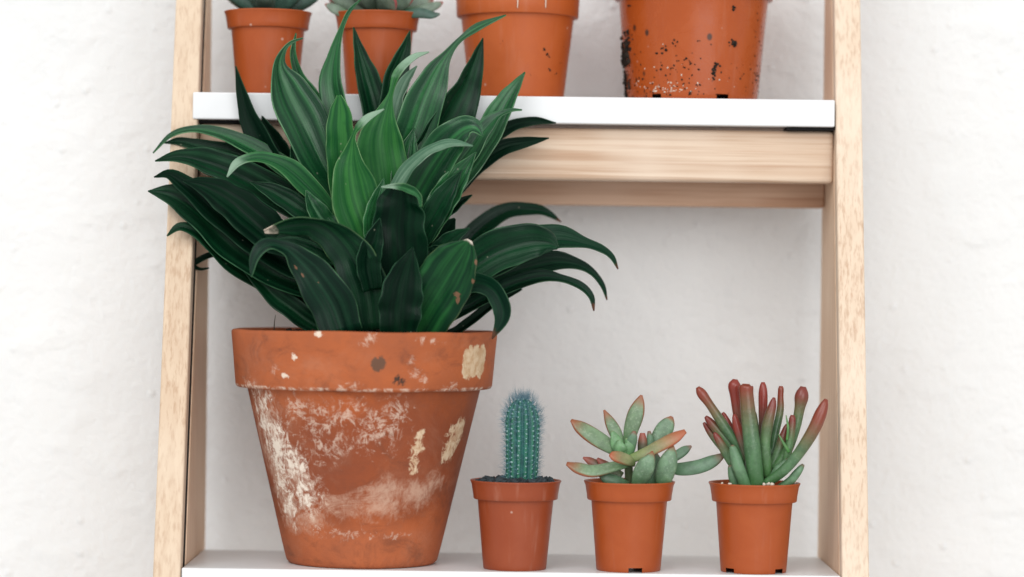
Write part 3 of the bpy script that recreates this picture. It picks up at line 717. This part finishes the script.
M['g_green'] = mat_fat('finger_green', (.085,.165,.085), (.20,.09,.06), .88, 1.05, .0, rough=.4, pale=(.16,.24,.15))
M['g_bright'] = mat_fat('finger_bright', (.08,.19,.06), (.12,.22,.08), .8, 1.0, .0)
GL = [  # tip last; ws with a blunt end
 ([(747,462,0),(736,444,-1),(724,426,-2),(710,405,-3),(702,394,-3),(698,388,-3)], [8,9,10,8.5,10,6], 'g_red'),
 ([(748,470,4),(743,440,4),(738,415,3),(735.5,396,2),(734.5,386,1),(735,380.5,1)], [10,10,10,11,13,8], 'g_redder'),
 ([(757,488,-12),(754,465,-13),(751.5,440,-14),(748.5,415,-14),(746.5,395,-14),(746,387,-14),(746,385.6,-14)], [15,17,16.5,15,14,14.5,11], 'g_red'),
 ([(762,460,2),(763,432,2),(763,410,2),(763,393,2),(763,383,2)], [8,8.5,9,9,5.5], 'g_redder'),
 ([(768,478,-6),(766,460,-8),(765,442,-9),(768,422,-10),(772,407,-10),(774,398,-10)], [8,10.5,11,11,8.5,4], 'g_brown'),
 ([(770,465,4),(775,435,5),(780,411,6),(780.5,396,6),(781,387,6)], [7,8,7.5,6,6], 'g_red'),
 ([(772,470,-2),(785,455,-3),(795,430,-4),(799.5,409,-4),(801.5,397,-4),(803,388,-4)], [8,10,9.5,10.5,14,9], 'g_brown'),
 ([(765,484,-12),(783,471,-15),(799,453,-17),(813,431,-18),(821,413,-18),(826,400,-18)], [9,10.5,11,12.5,12,6], 'g_red'),
 ([(784,468,-7),(788,452,-8),(790.5,437,-9),(792,424,-9),(792.5,416,-9)], [6,8,8,7.5,6], 'g_brown'),
 ([(747,490,-14),(741,474,-16),(736.5,461,-17),(733,449,-17),(732.5,445.5,-17)], [11,12,11.5,8,4], 'g_green'),
 ([(742,478,-4),(733,464,-5),(725,451,-6),(718,439,-7),(714.5,433,-7)], [8,9.5,9.5,7.5,4], 'g_brown'),
 ([(744,462,2),(732,447,2),(721,434,2),(712,424,2),(706,417,2)], [8,9,9,8.5,5], 'g_brown'),
 ([(736,462,6),(722,448,6),(711,434,6),(704,423,6)], [6,7,6.5,4], 'g_brown'),
 ([(742,452,5),(733,433,5),(727,421,5),(723,413,5)], [7,7,6.5,4], 'g_redder'),
 ([(748,460,-3),(741,438,-4),(737,426,-4),(734.5,415,-4)], [8,9.5,9,5], 'g_redder'),
 ([(780,488,-10),(790,481,-12),(797,473,-13),(803,465,-13)], [8,8.5,8,4.5], 'g_green'),
 ([(789,452,-10),(784,444,-11),(778.5,434,-11)], [3.5,3,1], 'g_bright'),
 ([(787,440,-11),(788,428,-12),(786,415,-12)], [2.5,2.5,1], 'g_bright'),
 ([(768,474,-1),(776,456,-1),(782,440,-1),(787,425,-1)], [8,9,9,5], 'g_brown'),
 ([(738,490,-8),(733,478,-9),(730,466,-9)], [8,9,5], 'g_green'),
 ([(756,455,6),(755,430,7),(754,412,7)], [8,8.5,5], 'g_green'),
 ([(772,480,-8),(778,470,-10),(788,460,-10)], [9,9,6], 'g_green'),
 ([(760,484,2),(768,460,4),(772,445,5)], [12,11,6], 'g_green'),
]
for pts, ws, m in GL:
    pts, ws = list(pts), list(ws)
    o = tube_leaf('leaf', pts, ws, M[m], gol, .82, 0, 26, 16, Yc=YS)
    # round the blunt end: pull the last rings to a dome
    n, ring = 26, 16
    me = o.data
    cs = [sum((me.vertices[i*ring+j].co for j in range(ring)), Vector()) / ring for i in range(n)]
    tdir = (cs[-1] - cs[-3]).normalized(); re = (me.vertices[(n-1)*ring].co - cs[-1]).length
    for k_, (sh, up) in enumerate([(.93,.0),(.62,.32)]):
        i = n-2+k_
        for j in range(ring):
            v = me.vertices[i*ring+j]; v.co = cs[i] + (v.co - cs[i])*sh + tdir*re*up
M['g_stem'] = mat_plain('jade_stem', (.13,.10,.06), .8, .3, .2, 200)
tube_leaf('stem', [(758,492,0),(759,478,0),(760,465,0)], [13,12,8], M['g_stem'], gol, 1.0, 0, 10, 12, Yc=YS)

# ------------------------------------------------------------------ upper pots
YU = .0998
ZUp = ZU
p1 = small('potted_succulent', 267.6, 'grey green fleshy succulent in small pot, left end of upper board', 'succulent', YU, ZUp, 60)
plastic_pot(p1, .0277, .0549, .0196, M['pot'], .0112)
soil(p1, .0258, .050, M['soil'], 40, .0018, .001, 21)
p2 = small('potted_succulent', 377, 'pink tipped rosette succulent in small pot behind the tallest dracaena leaves', 'succulent', YU, ZUp, 60)
plastic_pot(p2, .0272, .0549, .0196, M['pot'], .0112)
soil(p2, .0255, .050, M['soil'], 40, .0018, .001, 22)
M['u_grey'] = mat_fat('grey_green_succulent', (.075,.115,.085), (.20,.23,.19), .6, 1.1, .2, rough=.5, pale=(.15,.19,.16))
M['u_dark'] = mat_fat('dark_green_succulent', (.035,.075,.055), (.13,.16,.13), .7, 1.1, .1, rough=.5)
M['u_white'] = mat_fat('whitish_succulent', (.25,.30,.26), (.40,.43,.38), .6, 1.1, .1, rough=.55)
M['u_pink'] = mat_fat('pink_edge_succulent', (.12,.16,.115), (.36,.085,.085), .78, 1.02, .28, rough=.48, pale=(.20,.24,.19))
def rosette(root, cx, cy, mats, n, tilt0, tilt1, L, wid, seed, Yc, flat=.45, lift=0):
    rnd = random.Random(seed)
    for i in range(n):
        q = i/(n-1); az = i*2.39996 + rnd.uniform(-.2,.2)
        t = tilt0 + (tilt1-tilt0)*q + rnd.uniform(-.08,.08)          # elevation of the leaf
        l = L*(1-.45*q)*rnd.uniform(.9,1.1)
        dx, dy = math.cos(az)*math.cos(t), math.sin(az)*math.cos(t)
        pts = []
        for s in (0, .3, .62, .86, 1.0):
            up = math.sin(t)*s*l + .12*l*s*s
            pts.append((cx + dx*l*s, cy - lift*q - up, dy*l*s*mmpx(Yc)*1000))
        w = wid*(1-.3*q)
        tube_leaf('leaf', pts, [w*.5, w*.85, w, w*.72, w*.12], mats[i % len(mats)], root, flat, 10, 16, 12, Yc=Yc, keel=.2)
# thick upright leaves, just their feet show above the pot's rim
rosette(p1, 268, 14, [M['u_dark'], M['u_grey'], M['u_grey'], M['u_white'], M['u_dark']], 20, .30, 1.45, 56, 21, 5, YU, .6)
rosette(p2, 378, 11, [M['u_pink']], 26, .12, 1.4, 60, 25, 9, YU, .42)
for pts, ws, m in [([(400,14,-12),(420,13,-14),(432,15,-15),(440,14,-15)], [8,11,8,2], 'u_dark'), ([(405,12,-6),(425,9,-8),(437,5,-8),(443,2,-8)], [8,11,8,2], 'u_pink'),
                   ([(345,14,-10),(333,8,-12),(325,4,-12)], [10,10,2], 'u_pink')]:
    tube_leaf('leaf', pts, ws, M[m], p2, .45, 20, 16, 12, Yc=YU, keel=.2)

p3 = small('plant_pot', 517, 'plain orange plastic pot with a few dark specks in the middle of the upper board', 'plant pot', .1075, ZUp, 60)
plastic_pot(p3, .0412, .0795, .0305, M['pot_big'], .0255, step=.0022)
soil(p3, .038, .073, M['soil'], 80, .0022, .002, 31)
M['drip'] = mat_plain('white_paint', (.60,.46,.37), .6, .3, .1, 200)
for x_, d_ in ((517.5, -41.6), (545.5, -37.2)):
    tube_leaf('paint_drip', [(x_,-9,d_),(x_+.3,0,d_+.3),(x_,8,d_+.6)], [.8,1.3,.9], M['drip'], p3, .35, 0, 10, 8, Yc=.1075)
sv, sf = [], []
rs = random.Random(44)
def on_mid(px, py):
    z = W(px, py, .067).z - ZUp; r = .0305 + (.0368-.0305)*max(z, 0)/.054
    x = max(-r*.999, min(r*.999, W(px, py, .068).x - p3.location.x))
    return Vector((x, -math.sqrt(r*r - x*x), max(z, .0006)))
for px, py, s_, n_ in [(544.5,48,.0010,4),(547,51.5,.0011,5),(549.5,55,.0008,3),(550,68,.0011,4),(556.5,71,.0009,3),(479,93,.0012,3),(502,42,.0006,2),(487,53,.0006,2),(561,60,.0006,2),(530,75,.0004,2),(566,44,.0008,3),(567.5,70,.0007,3)]:
    for q in range(n_): clods(sv, sf, on_mid(px + rs.gauss(0,.9), py + rs.gauss(0,1.1)), s_*rs.uniform(.35,.75), rs)
tag(mesh_obj('soil_crumbs', sv, sf, M['soil'], p3, smooth=False), kind='stuff')
p4 = small('plant_pot', 692.6, 'largest orange plastic pot smeared with soil crumbs at the right of the upper board', 'plant pot', .1115, ZUp, 60)
plastic_pot(p4, .0532, .0945, .0424, M['pot_dirty'], .0275, notches=((-PI/2+.40,.10),(-PI/2-.62,.08)), step=.0022, foot=.0036)
soil(p4, .049, .087, M['soil'], 120, .0026, .003, 32)
rd_ = random.Random(17)
dv, df, wv_, wf_ = [], [], [], []
def on_pot(px, py, Y0=.1115):
    z = W(px, py, .07).z - ZUp
    r = .0424 + (.0492-.0424)*max(0, z)/.067
    x = W(px, py, .07).x - p4.location.x
    x = max(-r*.999, min(r*.999, x))
    return Vector((x, -math.sqrt(r*r - x*x), max(z, .0006)))
for i in range(170):
    clods(dv, df, on_pot(rd_.gauss(626.5,2.9), 28 + 68*rd_.random()**.8), .0012*rd_.uniform(.4,1.7), rd_)
for px, py, s, n in [(733,43,.0012,7),(716,64,.0011,9),(714.5,72,.0011,8),(713,78,.0008,4),(735,44,.0009,3),(632,4,.0012,2),(734,8,.0012,3),(664,49,.0008,5),(686,60,.0007,5),(690,65,.0006,4),(674,43,.0009,4),(697,42,.0006,2),(631,31,.0009,6)]:
    for q in range(n): clods(dv, df, on_pot(px + rd_.gauss(0,1.5), py + rd_.gauss(0,2)), s*rd_.uniform(.5,1.2), rd_)
for i in range(120):
    px = rd_.uniform(632, 700) if i % 3 else rd_.uniform(632, 758)
    clods(dv, df, on_pot(px, 96 - abs(rd_.gauss(0, 22))), .00055*rd_.uniform(.4,1.5), rd_)
for i in range(30):
    clods(dv, df, on_pot(rd_.uniform(755,766), rd_.uniform(10, 95)), .0006*rd_.uniform(.4,1.3), rd_)
for i in range(58):
    px = rd_.gauss(668, 16) if i % 4 else rd_.uniform(640, 756)
    clods(wv_, wf_, on_pot(px, 92 - abs(rd_.gauss(0, 5 if i % 3 else 20))), .00055*rd_.uniform(.4,1.4), rd_)
tag(mesh_obj('soil_crumbs', dv, df, M['soil'], p4, smooth=False), kind='stuff')
tag(mesh_obj('perlite_grains', wv_, wf_, M['perlite'], p4, smooth=False), kind='stuff')

# ------------------------------------------------------------------ light: soft key area lamp, added fill lamp, even ambient world
def area(name, loc, target, sx, sy, energy, col):
    L = bpy.data.lights.new(name, 'AREA'); L.shape = 'RECTANGLE'; L.size = sx; L.size_y = sy; L.energy = energy; L.color = col
    o = link(bpy.data.objects.new(name, L)); o.location = loc
    d = Vector(target) - Vector(loc); o.rotation_euler = d.to_track_quat('-Z', 'Y').to_euler()
    return o
area('key_light', (-1.7, -4.0, 2.9), (0, .05, 0), 3.0, 3.0, 114, (.985, 1, 1))  # soft area lamp for the key light from upper left, source unseen
area('fill_light', (1.3, -4.4, .9), (0, .05, 0), 3.0, 2.6, 82, (.985, 1, 1))  # added fill, brightens the wall and boards inside the frame
w = bpy.data.worlds.new('World'); sc.world = w; w.use_nodes = True
w.node_tree.nodes['Background'].inputs[0].default_value = (.965, .985, 1, 1)
w.node_tree.nodes['Background'].inputs[1].default_value = .82

# ------------------------------------------------------------------ camera
cd = bpy.data.cameras.new('camera'); cam = link(bpy.data.objects.new('camera', cd))
cam.matrix_world = Matrix.Translation((0, CAMY, 0)) @ Matrix.Rotation(PI/2, 4, 'X') @ Matrix.Rotation(ROLL, 4, 'Z')
cd.sensor_width = 36; cd.lens = FPX/1024*36; cd.clip_end = 50; cd.clip_start = .05
cd.dof.use_dof = True; cd.dof.focus_distance = 1.775; cd.dof.aperture_fstop = 2.8
sc.camera = cam
sc.view_settings.view_transform = 'Standard'; sc.view_settings.look = 'None'
sc.view_settings.exposure = 0; sc.view_settings.gamma = 1
sc.cycles.use_denoising = True
